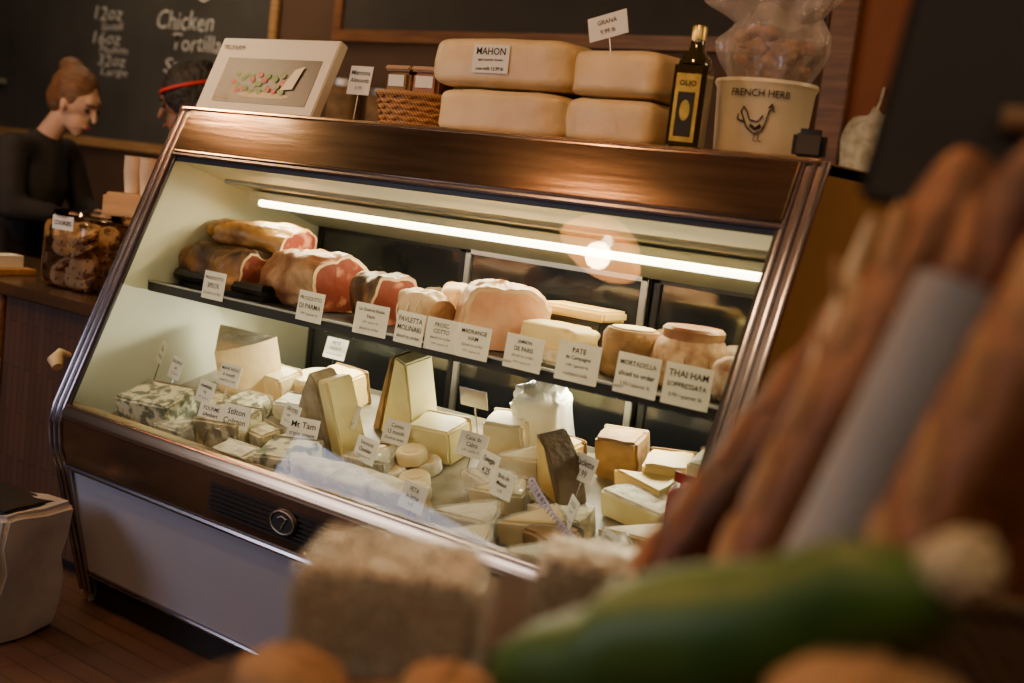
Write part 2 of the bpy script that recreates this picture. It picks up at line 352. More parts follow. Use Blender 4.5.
cp('base_panel',prism([(-.285,.385),(-.21,.09),(-.19,.09),(-.26,.385)],.03,L-.03,'x'),basewhite,'pale lilac grey enamel base panel',False)
cp('base_trim',sweep([(.03,-.212,.09),(L-.03,-.212,.09)],.007,8),chrome)
cp('kick_plate',box(.03,L-.03,-.18,-.15,0,.09),blackp)
bd=cp('badge',xf(lathe([(.001,0),(.034,0),(.036,.003),(.033,.006),(.001,.006)],32,1.15,.8),Matrix.Translation((.87,-.326,.465))@Matrix.Rotation(math.radians(88),4,'X')),blackp,'oval black and silver badge')
obj('badge_ring',sweep([(.87+.036*math.cos(t),-.334,.465+.024*math.sin(t)) for t in [i*math.pi/16 for i in range(33)]],.0018,6),alum,parent=bd)
obj('badge_emblem',sweep([(.855,-.334,.472),(.868,-.334,.478),(.882,-.334,.474),(.874,-.334,.462),(.868,-.334,.45)],.002,6),alum,parent=bd)
# interior
dz=lambda y: .50+.3*(y+.2)
cp('deck',prism([(-.283,dz(-.283)-.012),(-.283,dz(-.283)),(.26,dz(.26)),(.26,dz(.26)-.012)],.012,L-.012,'x'),deckmat,'sloping white display deck',False)
cp('deck_riser',box(.012,L-.012,.262,.27,.45,dz(.26)+.012,.001),alum,None,False)
cp('interior_back',box(.012,L-.012,.53,.545,.40,1.06),blackp,None,False)
for i in range(3):
    x0=.02+i*.59; x1=x0+.58; y=.50 if i%2 else .512
    d=cp('sliding_door',box(x0,x1,y,y+.006,.45,1.05),doorglass,'dark sliding rear door',False)
    fb=box(x0,x0+.02,y-.008,y+.012,.45,1.05,.002); box(x1-.02,x1,y-.008,y+.012,.45,1.05,.002,bm=fb); box(x0,x1,y-.008,y+.012,.45,.47,.002,bm=fb); box(x0,x1,y-.008,y+.012,1.03,1.05,.002,bm=fb)
    obj('door_frame',fb,alum if i==1 else blackp,parent=d,smooth=False)
cp('rear_shell',box(.012,L-.012,.56,.85,.03,1.3),blackp,None,False)
sh=cp('shelf',box(.014,L-.014,-.07,.36,.845,.858,.002),blackp,'dark display shelf across the case')
obj('ticket_rail',box(.014,L-.014,-.085,-.07,.838,.866,.002),blackp,parent=sh)
obj('ticket_rail_edge',box(.014,L-.014,-.087,-.084,.862,.867,.0005),alum,parent=sh)
for xx in (.4,.95,1.5): obj('shelf_bracket',prism([(.1,.845),(.48,.845),(.48,.80)],xx,xx+.006,'x'),alum,parent=sh)
obj('shelf_light',box(.05,1.6,.205,.24,.785,.80,.003),tube2_m,parent=sh,label='white light bar under the shelf')

# ---------------------------------------------------------------- tags
def tag(lines,x,y,z,w=.09,h=.072,rz=0,rx=-.15,stake=0,label='white card with black handwritten cheese name',group='price cards in the case'):
    b=box(-w/2,w/2,-.0006,.0006,0,h)
    o=obj('price_card',b,paper,(x,y,z),(rx,0,rz),None,label,'price card',group,smooth=False)
    n=len(lines)
    for i,s_ in enumerate(lines):
        rh=(h*.8)/n
        me=fit(textmesh(s_,.02,w=.0002 if i<2 else 0),w*.84,rh*(.66 if i<2 else .48))
        obj('lettering',me,ink,(0,-.0014,h*.9-rh*(i+.5)),(0,0,0),o,smooth=False)
    if stake:
        obj('stake',sweep([(0,.003,h*.5),(0,.004,-stake)],.0015,6),chrome,parent=o)
    return o
sub='sliced to order'; sub2='3.99 / quarter lb'; sub3='contains milk'
names=[(['PROSCIUTTO','SPECK',sub],.24,.085),(['PROSCIUTTO','DI PARMA',sub2],.59,.09),(['La Quercia Rossa','Ham',sub2,sub],.78,.10),(['PAVLETTA','MOLINARI',sub],.905,.088),(['PROSC.','COTTO',sub,sub2],.995,.088),
 (['MADRANGE','HAM',sub,sub2],1.085,.088),(['JAMBON','DE PARIS',sub,sub2],1.21,.10),(['PATE','de Campagne',sub2,sub3],1.345,.10),(['MORTADELLA',sub,sub2],1.48,.10),(['THAI HAM','SOPPRESSATA',sub2],1.59,.10)]
for i,(ln,x,w) in enumerate(names):
    tag(ln,x+w/2,-.0895-.002*(i%2),.853,w,.070 if i<7 else .078,random.uniform(-.08,.08),-.1,label='white card naming '+' '.join(ln[:2]).lower()+' on the shelf rail',group='cards along the shelf rail')

# ---------------------------------------------------------------- shelf meats (z=.858)
Z=.858
def thing(name,bm,m,loc,rot,label,cat,group=None): return obj(name,bm,m,loc,rot,None,label,cat,group)
tr=empty('meat_tray',(.21,.11,Z),'black tray of cured ham','tray')
obj('tray',box(-.17,.17,-.12,.11,0,.012,.004),blackp,parent=tr)
obj('rim',sweep([(-.17,-.12,.03),(.17,-.12,.03),(.17,.11,.03),(-.17,.11,.03),(-.17,-.12,.03)],.016,8),blackp,parent=tr)
def cutham(loc,rz,a_,b_,c_,skinm,facem,label,seed=0,cat='ham',cut=.55,lift=.85,tilt=0,nz=.3,e1=.75):
    e=empty('ham',loc,label,cat,(0,tilt,rz))
    b=sell(a_,b_,c_,e1,e1,56,36,nz=nz,ns=2.6,seed=seed)
    for v in b.verts: v.co*=1+.07*noise.noise(v.co*55)
    geo=lambda: b.verts[:]+b.edges[:]+b.faces[:]
    bmesh.ops.bisect_plane(b,geom=geo(),plane_co=(a_*cut,0,0),plane_no=(1,0,0),clear_outer=True)
    ring=[v for v in b.verts if abs(v.co.x-a_*cut)<1e-4]
    ring.sort(key=lambda v: math.atan2(v.co.z,v.co.y))
    rp_=[Vector((v.co.y,v.co.z)) for v in ring]
    bmesh.ops.bisect_plane(b,geom=geo(),plane_co=(0,0,-c_*lift),plane_no=(0,0,-1),clear_outer=True)
    bmesh.ops.holes_fill(b,edges=[e_ for e_ in b.edges if e_.is_boundary])
    xf(b,Matrix.Translation((0,0,c_*lift)))
    obj('skin',b,skinm,parent=e)
    fb=bmesh.new(); fb2=bmesh.new(); n=len(rp_)
    def loop(k,dx): return [(a_*cut+dx,q.x*k,max(q.y*k+c_*lift,.003)) for q in rp_]
    A=[fb.verts.new(v) for v in loop(.99,.0015)]; B=[fb.verts.new(v) for v in loop(.88,.0015)]
    for i in range(n): fb.faces.new([A[i],A[(i+1)%n],B[(i+1)%n],B[i]])
    obj('fat_rim',fb,fat,parent=e,smooth=False)
    fb2.faces.new([fb2.verts.new(v) for v in loop(.885,.002)])
    obj('cut_face',fb2,facem,parent=e,smooth=False); return e
cutham((.17,.06,Z+.012),-.1,.17,.08,.06,prosk,prosc,'dark cured ham leg with a dark red cut face',1,cut=.75)
cutham((.19,.15,Z+.115),.1,.18,.09,.042,proskt,prosc,'golden brown cured ham resting on another ham',5,cut=.7)
cutham((.46,.10,Z),-.15,.20,.09,.078,hamskin,prosc,'large pale skinned cured ham with a marbled red face',2,cut=.45,nz=.2)
cutham((.71,.09,Z),-.35,.12,.07,.064,prosk,prosc,'small rolled ham with a deep red cut face',3,cut=.4,nz=.2)
for i,(x,y,r) in enumerate([(.87,.04,.052),(.90,.16,.06)]):
    e=empty('rolled_roast',(x,y,Z),'pale tied rolled roast','rolled roast',(0,0,-.25),'pale rolled roasts')
    obj('roll',xf(sell(.075,r*.95,r,.45,1,nz=.12,ns=3,seed=i),Matrix.Translation((0,0,r))),fat,parent=e)
    obj('cut_face',xf(lathe([(.001,0),(r*.78,0),(r*.76,.003),(.001,.003)],32),Matrix.Translation((.0785,0,r))@Matrix.Rotation(math.pi/2,4,'Y')),hamskin,parent=e)
    for k in (-.03,.01,.045): obj('string',sweep([(k,r*1.0*math.cos(t),r+r*1.02*math.sin(t)) for t in [j*math.pi/12 for j in range(25)]],.0018,5),bloomy,parent=e)
cutham((1.06,.09,Z),-.75,.13,.10,.08,hamskin2,hampink,'big boiled ham with a smooth pink cut face',4,cut=.5,nz=.12)
e=empty('pate_loaf',(1.235,.07,Z),'yellow pate loaf in a white tub','pate',(0,0,-.15))
obj('tub',box(-.085,.085,-.055,.055,0,.045,.01),bloomy,parent=e)
obj('pate_top',xf(sell(.08,.05,.03,.4,.3,nz=.1),Matrix.Translation((0,0,.055))),patem,parent=e)
e=empty('cheese_slab',(1.19,.22,Z),'flat yellow slab of cheese on a box','cheese')
obj('slab',box(-.09,.09,-.05,.05,.09,.115,.006),yell,parent=e); obj('support_box',box(-.08,.08,-.045,.045,0,.09,.004),blackp,parent=e)
e=empty('whole_cheese',(1.40,.10,Z),'small brown rind cheese wheel','cheese'); obj('rind',lathe([(.001,0),(.055,0),(.062,.01),(.062,.085),(.054,.098),(.001,.10)],36),rindb,parent=e); obj('top_paste',lathe([(.001,.10),(.045,.10),(.045,.102),(.001,.102)],36),manch,parent=e)
e=empty('mortadella',(1.535,.11,Z),'domed speckled mortadella half with brown casing','sausage'); obj('casing',xf(sell(.08,.075,.07,.8,1,nz=.03),Matrix.Translation((0,0,.05))),mortm,parent=e) 
obj('cut_top',lathe([(.001,.098),(.062,.098),(.064,.118),(.058,.124),(.001,.125)],36),hamskin,parent=e)
for k in range(5): obj('netting',sweep([(.082*math.cos(t)*math.cos(k*.63),.077*math.cos(t)*math.sin(k*.63),.05+.072*math.sin(t)) for t in [j*math.pi/14 for j in range(15)]],.0014,5),salm,parent=e)
e=empty('salami',(1.67,.05,Z),'dusty salami chub wrapped in netting','salami',(0,0,.4)); obj('casing',xf(sell(.05,.04,.045,.7,1,nz=.06),Matrix.Translation((0,0,.043))),salm,parent=e); obj('tied_end',sweep([(.048,0,.04),(.062,0,.045),(.07,0,.05)],[.008,.004,.006],8),salm,parent=e)
for i,(x,y,s_) in enumerate([(.75,.28,.06),(.95,.29,.055),(1.42,.28,.05),(.5,.3,.06),(1.62,.26,.05)]):
    e=empty('salami',(x,y,Z),'dark salami stick lying at the shelf back','salami',(0,0,.1*i),'dark salami sticks'); obj('casing',xf(sell(.09,.045,.045,.5,1,nz=.08,seed=i),Matrix.Translation((0,0,.045))),rindd,parent=e); obj('cut_face',xf(lathe([(.001,0),(.035,0),(.035,.002),(.001,.002)],24),Matrix.Translation((.089,0,.045))@Matrix.Rotation(math.pi/2,4,'Y')),prosc,parent=e)

# ---------------------------------------------------------------- deck cheeses
TH=math.atan(.3)
def deckE(name,x,y,rz,label,cat='cheese',lift=0,group=None):
    e=empty(name,(x,y,dz(y)+lift+.001),label,cat,(0,0,0),group); e.rotation_euler=(Matrix.Rotation(TH,4,'X')@Matrix.Rotation(rz,4,'Z')).to_euler(); return e
def rough(bm,amp,ns=30):
    bmesh.ops.subdivide_edges(bm,edges=[e_ for e_ in bm.edges if e_.calc_length()>.03],cuts=3,use_grid_fill=True)
    for v in bm.verts: v.co+=Vector(noise.noise_vector(v.co*ns))*amp
    return bm
def block(x,y,rz,w,d,h,pm,rm,label,bev=.006):
    e=deckE('cheese_block',x,y,rz,label)
    obj('paste',rough(box(-w/2,w/2,-d/2,d/2,0,h,bev,3),.004),pm,parent=e)
    obj('rind',box(-w/2-.003,w/2+.003,d/2-.004,d/2+.004,-.0,h+.002,.003),rm,parent=e); return e
def cwedge(x,y,rz,r,ang,h,pm,rm,label):
    e=deckE('cheese_wedge',x,y,rz,label)
    obj('paste',wedge(r,ang,h),pm,parent=e)
    obj('rind',wedge(r+.004,ang,h+.002,.001,r0=r-.001),rm,parent=e); return e
block(.19,-.14,.15,.18,.12,.085,blue,rindg,'square block of blue veined cheese in wrap')
block(.44,-.12,.2,.14,.1,.075,blue2,rindg,'grey mottled block of soft cheese')
block(.36,-.0,.1,.10,.08,.05,blue,bloomy,'small blue veined cheese block')
cwedge(.09,.15,-.75,.23,.75,.16,manch,wheelm,'large pale cream cheese wedge with smooth rind')
e=deckE('cheese_wedge',.655,.0,-.25,'tall standing cheese wedge with grey rind and cream face')
obj('rind',prism([(-.13,0),(.07,0),(.065,.02),(.035,.16),(-.0,.19),(-.04,.14)],-.035,.035,'y',.006),rindg,parent=e)
obj('paste',prism([(.073,0),(.125,0),(.085,.19),(.040,.18)],-.034,.036,'y',.004),paley,parent=e)
block(.71,-.17,.3,.13,.1,.07,blue,rindg,'creamy blue cheese block with dark veins')
block(.56,-.2,.0,.11,.06,.045,bloomy,bloomy,'low white goat cheese block')
e=deckE('cheese_log',.94,-.19,.05,'long white bloomy goat cheese log'); obj('log',xf(sell(.19,.038,.038,.25,1,nz=.05,ns=8),Matrix.Translation((0,0,.038))),bloomy,parent=e); obj('cut_end',xf(lathe([(.001,0),(.026,0),(.026,.003),(.001,.003)],24),Matrix.Translation((.190,0,.036))@Matrix.Rotation(math.pi/2,4,'Y')),manch,parent=e)
e=deckE('cheese_wedge',.78,.13,-.2,'tall yellow alpine cheese wedge with brown rind')
obj('paste',prism([(-.05,0),(.09,0),(.085,.21),(.045,.22)],-.04,.04,'y',.004),paley,parent=e); obj('rind',prism([(-.085,0),(-.052,0),(.043,.22),(.025,.215)],-.041,.041,'y',.004),rindb,parent=e)
block(.94,.08,.1,.12,.09,.085,paley,wheelm,'light yellow semi soft cheese block')
for i,(x,y,z) in enumerate([(.90,-.02,0),(.97,-.0,0),(1.0,-.07,0),(.93,-.07,0),(.95,-.03,.032),(1.04,-.11,0)]):
    e=deckE('cheese_disc',x,y,0,'small round flat soft cheese','cheese',z,'small round cheeses'); obj('disc',lathe([(.001,0),(.033,0),(.036,.006),(.036,.024),(.032,.03),(.001,.03)],28),bloomy if i%2 else manch,parent=e); obj('paper_seal',lathe([(.001,.03),(.02,.03),(.02,.0315),(.001,.0315)],20),wheelm,parent=e)
for i,(x,y,rz,w) in enumerate([(1.16,-.20,.1,.15),(1.31,-.17,.4,.14),(1.17,-.09,.2,.13),(1.1,-.03,-.3,.12),(1.47,-.18,.2,.14),(1.12,.05,.3,.11),(1.63,-.17,.1,.13),(.82,-.11,.1,.12),(.28,-.22,0,.11),(1.38,-.25,.1,.15),(1.60,.04,.2,.12),(1.55,-.25,.1,.14),(1.22,-.265,.1,.13)]):
    e=deckE('wrapped_cheese',x,y,rz,'cheese piece wrapped in shiny clear film','cheese',0,'film wrapped cheeses'); obj('piece',rough(wedge(w,.7,.056,.006),.004),[bloomy,yell,manch,bloomy,blue,manch,yell,blue2,blue,bloomy,paley,manch,wheelm][i],parent=e)
    fl=wedge(w+.008,.73,.060,.008); fl=rough(fl,.004,60); obj('film',xf(fl,Matrix.Translation((-.004,-.003,0))),plastic,parent=e)
for i,(x,y,w,d,h,m1,m2) in enumerate([(.33,.13,.10,.08,.07,manch,wheelm),(.47,.06,.09,.07,.05,bloomy,rindg),(.54,-.10,.08,.06,.05,blue2,rindg),(.52,.17,.12,.09,.09,yell,rindb),(1.09,.15,.10,.08,.10,manch,wheelm),(1.24,.14,.09,.07,.08,yell,rindb),(1.42,-.13,.10,.07,.05,rindb,rindd),(1.50,.17,.10,.08,.09,yell,rindb),(1.66,-.05,.10,.08,.06,manch,wheelm),(1.68,.17,.10,.08,.08,blue2,rindg),(.83,-.035,.07,.06,.04,yell,rindb),(1.24,-.02,.08,.06,.05,blue,rindg),(.64,-.10,.07,.05,.05,bloomy,rindg),(1.36,.20,.10,.07,.10,rindb,wheelm),(1.60,.16,.07,.08,.12,manch,rindb),(.27,-.03,.07,.06,.05,blue2,rindg)]):
    block(x,y,.25*math.sin(i*2),w,d,h,m1,m2,'small cut block of cheese with thin rind')
e=deckE('cheese_wheel_half',1.50,.02,-.2,'white bloomy half wheel of soft cheese'); obj('half_paste',wedge(.085,math.pi,.06,.006,curve=24),bloomy,parent=e); obj('cut_side',box(-.08,.08,-.003,.001,.004,.055,.001),paley,parent=e)
e=deckE('bagged_cheese',1.15,.20,.1,'upright white cheese bagged in clear plastic'); obj('bag_body',xf(sell(.065,.04,.085,.35,.4,nz=.22,ns=4),Matrix.Translation((0,0,.085))),bagwhite,parent=e); obj('bag_top',sweep([(-.01,0,.15),(.0,0,.165),(.012,0,.178)],[.036,.018,.03],14),bagwhite,parent=e)
e=deckE('cheese_wedge',1.30,.06,-.5,'standing cheese wedge with nearly black rind'); obj('paste',prism([(-.06,0),(.04,0),(-.01,.12),(-.05,.13)],-.03,.03,'y',.004),yell,parent=e); obj('rind',prism([(.042,0),(.06,0),(.045,.07),(.01,.115),(-.03,.14),(-.05,.132),(-.01,.122)],-.032,.032,'y',.003),rindd,parent=e)
cwedge(1.40,.11,-.3,.14,.55,.07,yell,paley,'bright yellow cheese wedge')
cwedge(1.31,-.07,-.1,.14,.5,.05,bloomy,bloomy,'white brie wedge with bloomy rind')
cwedge(1.49,-.08,.1,.14,.6,.05,manch,bloomy,'soft cream brie wedge')
e=deckE('whole_cheese',.40,.19,0,'small pale wheel of cheese at the case back'); obj('wheel',lathe([(.001,0),(.05,0),(.06,.01),(.06,.045),(.05,.055),(.001,.055)],30),manch,parent=e)
DT=[(['Bleu','Auvergne'],.08,-.08,.655,-.5),(['ROQUEFORT','aged',sub2],.17,-.10,.63,-.3),(['MANCHEGO','6 month',sub],.31,-.04,.635,0),(['FOURME','dAmbert',sub2],.425,-.185,.565,.1),
(['PETIT','BASQUE',sub],.40,.24,.71,0),(['GRUYERE','cave aged',sub2],.61,-.10,.595,-.3),(['Mt Tam','triple cream'],.69,-.13,.58,.3),(['Comte','12 month',sub],.86,-.0,.60,0),(['Vermont','Cheddar',sub2],.88,-.12,.575,-.2),
(['FETA','in brine','4.25'],1.13,-.235,.545,-.2),(['Cana de','Cabra',sub2],1.07,.02,.615,0),(['Taleggio','4.25'],1.17,-.05,.60,-.4),(['Brie de','Meaux','3.50'],1.25,-.10,.585,-.3),(['GOUDA','5 year',sub],1.43,-.11,.575,-.8),(['Camembert','France',sub],1.56,-.17,.55,-.6),
(['Humboldt','Fog',sub2],.33,-.13,.60,-.2),(['Stilton','Colston'],.50,-.17,.575,.2),(['Ossau','Iraty',sub],.74,-.04,.62,-.2),(['Raclette','3.99'],1.36,.03,.63,-.4),(['Ricotta','salata'],1.68,-.10,.58,-.5)]
for ln,x,y,z,rz in DT:
    tag(ln,x,y,z,.08,.056,rz,-.25,max(.02,z-dz(y)-.0),label='white handwritten card for '+ln[0].lower()+' on a thin stake',group='cards on the lower deck')
e=deckE('metal_tag_holder',1.0,.14,0,'shiny steel tag holder on a pin','tag holder',0)
obj('plate',box(-.04,.04,-.002,.002,.11,.155,.001),chrome,parent=e); obj('pin',sweep([(0,.003,.11),(0,.003,0)],.0018,6),chrome,parent=e)
hp=[]
for i in range(260):
    t=i/259; an=t*2*math.pi*22; hp.append((1.30+.27*t+.008*math.cos(an),-.06-.15*t,.625-.06*t-.02*math.sin(math.pi*t)+.009*math.sin(an)))
thing('coiled_cord',sweep(hp,.0028,6),purple,(0,0,0),(0,0,0),'lilac coiled plastic cord lying over cheeses','cord')
rp=empty('snack_packet',(1.70,-.13,.525),'red foil snack packet standing beside cheeses','packet',(0,0,-.3)); obj('pouch',xf(sell(.05,.02,.10,.5,.5,nz=.1),Matrix.Translation((0,0,.10))),redm,parent=rp); obj('top_seal',box(-.045,.045,-.002,.002,.195,.215),redm,parent=rp)

# ---------------------------------------------------------------- on top of the case
T=1.327
e=empty('picture_card',(.22,.03,T),'white card with printed food photo leaning back','sign',(-.38,0,0))
obj('card',box(-.225,.225,0,.03,0,.22,.003),signwhite,parent=e)
pr_=obj('printed_photo',box(-.17,.19,-.0012,0,.03,.16),photo_dark,parent=e,smooth=False)
def flat(pts,y): 
    nb=bmesh.new(); nb.faces.new([nb.verts.new((q[0],y,q[1])) for q in pts]); return nb
def disc(cx,cz,rx,rz_,n=16): return [(cx+rx*math.cos(2*math.pi*i/n),cz+rz_*math.sin(2*math.pi*i/n)) for i in range(n)]
obj('print_board',flat(disc(.02,.055,.10,.008),-.0016),creamp,parent=pr_,smooth=False)
for i in range(26): obj('print_leaf',flat(disc(-.11+.008*i,.088+.024*math.sin(i*1.7),.009,.008,8),-.002-.0001*i),tomato if i%3==0 else leafp,parent=pr_,smooth=False)
obj('print_cheese',flat([(.08,.07),(.125,.075),(.14,.14),(.11,.13)],-.005),creamprint,parent=pr_,smooth=False)
obj('lettering',fit(textmesh('TRUFARM',.03),.085,.018),ink,(-.165,-.002,.19),(0,0,0),e,smooth=False)
obj('lettering',fit(textmesh('Garlands',.03),.05,.012),creamp,(-.13,-.0022,.043),(0,0,0),e,smooth=False)
bk=empty('wicker_basket',(.695,.14,T),'small oval brown wicker basket','basket')
obj('basket_body',lathe([(.001,0),(.085,0),(.10,.08),(.094,.08),(.08,.008),(.001,.008)],48,1.05,.8),wicker,parent=bk)
for k in range(6): obj('woven_band',sweep([((.088+.0026*k)*1.05*math.cos(t),(.088+.0026*k)*.8*math.sin(t),.01+k*.013+.003*math.sin(t*14+k*3.14)) for t in [j*2*math.pi/80 for j in range(81)]],.005,6),wicker,parent=bk)
obj('rim',sweep([(.103*1.05*math.cos(t),.103*.8*math.sin(t),.08) for t in [j*2*math.pi/48 for j in range(49)]],.007,8),wicker,parent=bk)
for i,(x,y) in enumerate([(.655,.14),(.74,.14)]):
    e=empty('food_tub',(x,y,T+.011),'clear lidded tub of brown nuts in a basket','tub',(0,0,.1*i),'tubs in the basket')
    obj('tub_body',box(-.038,.038,-.038,.038,0,.125,.008),[rindb,crust2][i],parent=e); obj('lid',box(-.041,.041,-.041,.041,.125,.138,.004),woodlight,parent=e); obj('tub_label',box(-.025,.025,-.040,-.0385,.088,.115),paper,parent=e,smooth=False)
tag(['Marcona','Almonds','5.99'],.51,.12,T+.075,.07,.072,.1,-.15,.07,label='small handwritten card beside the basket',group='cards above the case')
def loafcheese(x,y,z,w,d,h,label,seed,rz=0):
    e=empty('cheese_loaf',(x,y,z),label,'cheese',(0,0,rz),'pale cheese loaves on the case')
    obj('rind',xf(sell(w/2,d/2,h/2,.32,.3,56,32,nz=.05,ns=2.5,seed=seed),Matrix.Translation((0,0,h/2))),wheelm,parent=e); return e
l1=loafcheese(.985,.17,T,.36,.20,.103,'long pale cheese loaf at the stack bottom',1)
l2=loafcheese(.975,.17,T+.105,.385,.21,.112,'long pale cheese loaf with a paper label',2,.03)
l3=loafcheese(1.265,.19,T,.235,.19,.10,'short pale cheese loaf at the stack bottom',3)
l4=loafcheese(1.27,.19,T+.102,.235,.19,.10,'short pale cheese loaf on another loaf',4,-.04)
obj('label_sticker',box(-.06,.04,-.1085,-.1065,.03,.092,.0005),paper,parent=l2,label='white printed sticker',smooth=False)
for i,(s_,h_) in enumerate([('MAHON',.016),('aged spanish cheese',.008),('cow milk 12.99 lb',.008)]): obj('lettering',fit(textmesh(s_,.02,.0003),.08,h_),ink,(-.01,-.1095,.078-.019*i),(0,0,0),l2,smooth=False)
tg=empty('stake_sign',(1.255,.10,T+.195),'white card on a thin stake above the cheese','price card',(0,-.25,0))
obj('card',box(-.048,.048,-.001,.001,.03,.08),paper,parent=tg,smooth=False); obj('stake',sweep([(0,.002,.06),(0,.002,-.005)],.002,6),chrome,parent=tg)
for i,s_ in enumerate(['GRANA','9.99 lb']): obj('lettering',fit(textmesh(s_,.02,.0001),.07,.010),ink,(0,-.002,.065-.02*i),(0,0,0),tg,smooth=False)
e=empty('oil_bottle',(1.495,.04,T),'square dark olive oil bottle with gold neck','bottle',(0,0,.25))
obj('glass_body',box(-.033,.033,-.033,.033,0,.17,.008,3),bottlem,parent=e)
obj('neck',lathe([(.033,.165),(.03,.178),(.016,.192),(.014,.215),(.001,.215)],24),bottlem,parent=e)
obj('cap',lathe([(.001,.212),(.015,.212),(.015,.236),(.013,.240),(.001,.240)],24),gold,parent=e)
obj('bottle_label',box(-.024,.024,-.0348,-.0332,.015,.145,.0003),labely,parent=e,smooth=False)
obj('label_panel',box(-.017,.017,-.0356,-.0347,.025,.11,.0003),ink,parent=e,smooth=False)
obj('lettering',fit(textmesh('OLIO',.02,.0006),.034,.014),ink,(0,-.0356,.127),(0,0,0),e,smooth=False)
obj('label_emblem',flat(disc(0,.075,.010,.02),-.0362),labely,parent=e,smooth=False)
ck=empty('stoneware_crock',(1.585,.175,T),'cream stoneware crock with rooster drawing and herb lettering','crock',(0,0,-.0)); ck.scale=(.92,.92,.98)
obj('pot',lathe([(.001,0),(.088,0),(.094,.008),(.098,.06),(.104,.14),(.110,.150),(.108,.157),(.10,.155),(.092,.03),(.001,.02)],56,1.05,.85),crockm,parent=ck)
def wrapped(me,r,ry,ang,z,par):
    for v in me.vertices:
        t=ang+v.co.x/r; zz=v.co.z+z; k=1+ (zz-.06)*.07/.08 if zz>.06 else 1
        v.co=Vector((math.sin(t)*r*k*1.0,-math.cos(t)*ry*k,zz))
    return obj('lettering',me,ink,parent=par,smooth=False)
wrapped(fit(textmesh('FRENCH HERB',.02,.0001),.13,.014),.1045,.0865,.28,.128,ck)
def stroke(pts,r=.0013):
    q=[]
    for x,z in pts:
        t=.30+x/.1045; k=1+(z-.06)*.07/.08 if z>.06 else 1; q.append((math.sin(t)*.1045*k,-math.cos(t)*.0865*k,z))
    return q
rb=None
for pts,r in [([(-.03,.075),(-.022,.06),(-.005,.048),(.012,.055),(.018,.075),(.022,.095),(.028,.1),(.033,.094)],.0016),([(-.03,.075),(-.038,.09),(-.033,.1),(-.024,.09),(-.018,.075),(0,.072),(.01,.085)],.0016),
    ([(-.028,.07),(-.045,.075),(-.044,.085)],.0016),([(-.002,.048),(-.004,.035),(.004,.033)],.001),([(.006,.05),(.006,.036),(.014,.034)],.001),([(.02,.1),(.026,.108),(.03,.101)],.002),([(-.015,.065),(-.003,.058),(.008,.066)],.0035)]:
    rb=sweep(stroke(pts),r,5,bm=rb)
obj('rooster_drawing',rb,ink,parent=ck)
e=empty('plastic_bag',(1.59,.175,T+.156),'crumpled clear plastic bag of brown goods','bag')
nb=bmesh.new(); rings=[]; NS=72
for j in range(26):
    t=j/25; z=.21*t; base=.078+.03*math.sin(min(1,t*1.6)*math.pi/2)- (.03*max(0,1-abs(t-.6)/.18)) + .03*max(0,t-.7)*3
    ring=[]
    for i in range(NS):
        q=2*math.pi*i/NS; k=1+(.06+.14*t)*math.sin(5*q+4*t)+.07*math.sin(11*q-6*t)+.16*noise.noise(Vector((math.cos(q)*1.6,math.sin(q)*1.6,t*3)))
        ring.append(nb.verts.new((base*k*1.05*math.cos(q),base*k*.75*math.sin(q),z+.03*math.sin(3*q)*t)))
    rings.append(ring)
for a_,b_ in zip(rings,rings[1:]):
    for i in range(NS): nb.faces.new([a_[i],a_[(i+1)%NS],b_[(i+1)%NS],b_[i]])
nb.faces.new(rings[0][::-1]); obj('bag_film',nb,bagclear,parent=e)
b=None
for i in range(40):
    q=random.uniform(0,6.28); rr=.07*math.sqrt(random.random()); s=sell(.019,.014,.012,.9,.9,12,8,nz=.3,seed=i); xf(s,Matrix.Translation((rr*math.cos(q),rr*.7*math.sin(q),.015+random.uniform(0,.085)))@Matrix.Rotation(random.uniform(0,3),4,(1,.5,.3))); b=merge(b,s) if b else s
o=obj('bag_contents',b,nutm,parent=e); o['kind']='stuff'
e=empty('card_reader',(1.74,.07,T),'small black plastic device on the case','device',(0,0,.3)); obj('housing',box(-.03,.03,-.025,.025,0,.06,.012,3),blackp,parent=e); obj('front_face',box(-.022,.022,-.027,-.025,.012,.05,.001),slate,parent=e)
thing('power_cable',sweep([(.80+.10*t+.05*math.sin(t*5),1.975,2.25-.85*t) for t in [i/24 for i in range(25)]],.008,8),blackp,(0,0,0),(0,0,0),'black cable hanging along the wall trim','cable')
e=empty('hanging_cloth',(1.12,1.95,1.44),'white cloth bundle hanging on the orange wall','cloth'); obj('cloth_bundle',xf(sell(.09,.05,.20,.8,.9,nz=.4,ns=2.5,seed=3),Matrix.Translation((0,0,.0))),bloomy,parent=e); obj('loop',sweep([(0,0,.15),(.01,.03,.22),(0,.07,.27)],.006,8),bloomy,parent=e)
for i,(x,h_) in enumerate([(-1.3,.3),(-1.05,.26),(-.5,.3)]):
    e=empty('storage_tin',(x,1.86,1.35),'dim brown storage tin on back shelf','tin',(0,0,0),'tins on the back shelf'); obj('tin_body',lathe([(.001,0),(.08,0),(.08,h_*.8),(.001,h_*.8)],28),rindb,parent=e); obj('lid',lathe([(.001,h_*.8),(.084,h_*.8),(.084,h_*.9),(.001,h_*.9)],28),alum,parent=e)
e=empty('wall_shelf',(-.3,1.86,1.32),'long dark wooden shelf on the back wall','shelf'); obj('board',box(-1.3,1.1,-.16,.165,0,.029,.003),wood,parent=e)
for xx in(-1.0,.8): obj('bracket',box(xx,xx+.03,-.1,.165,-.1,0,.003),wood,parent=e)

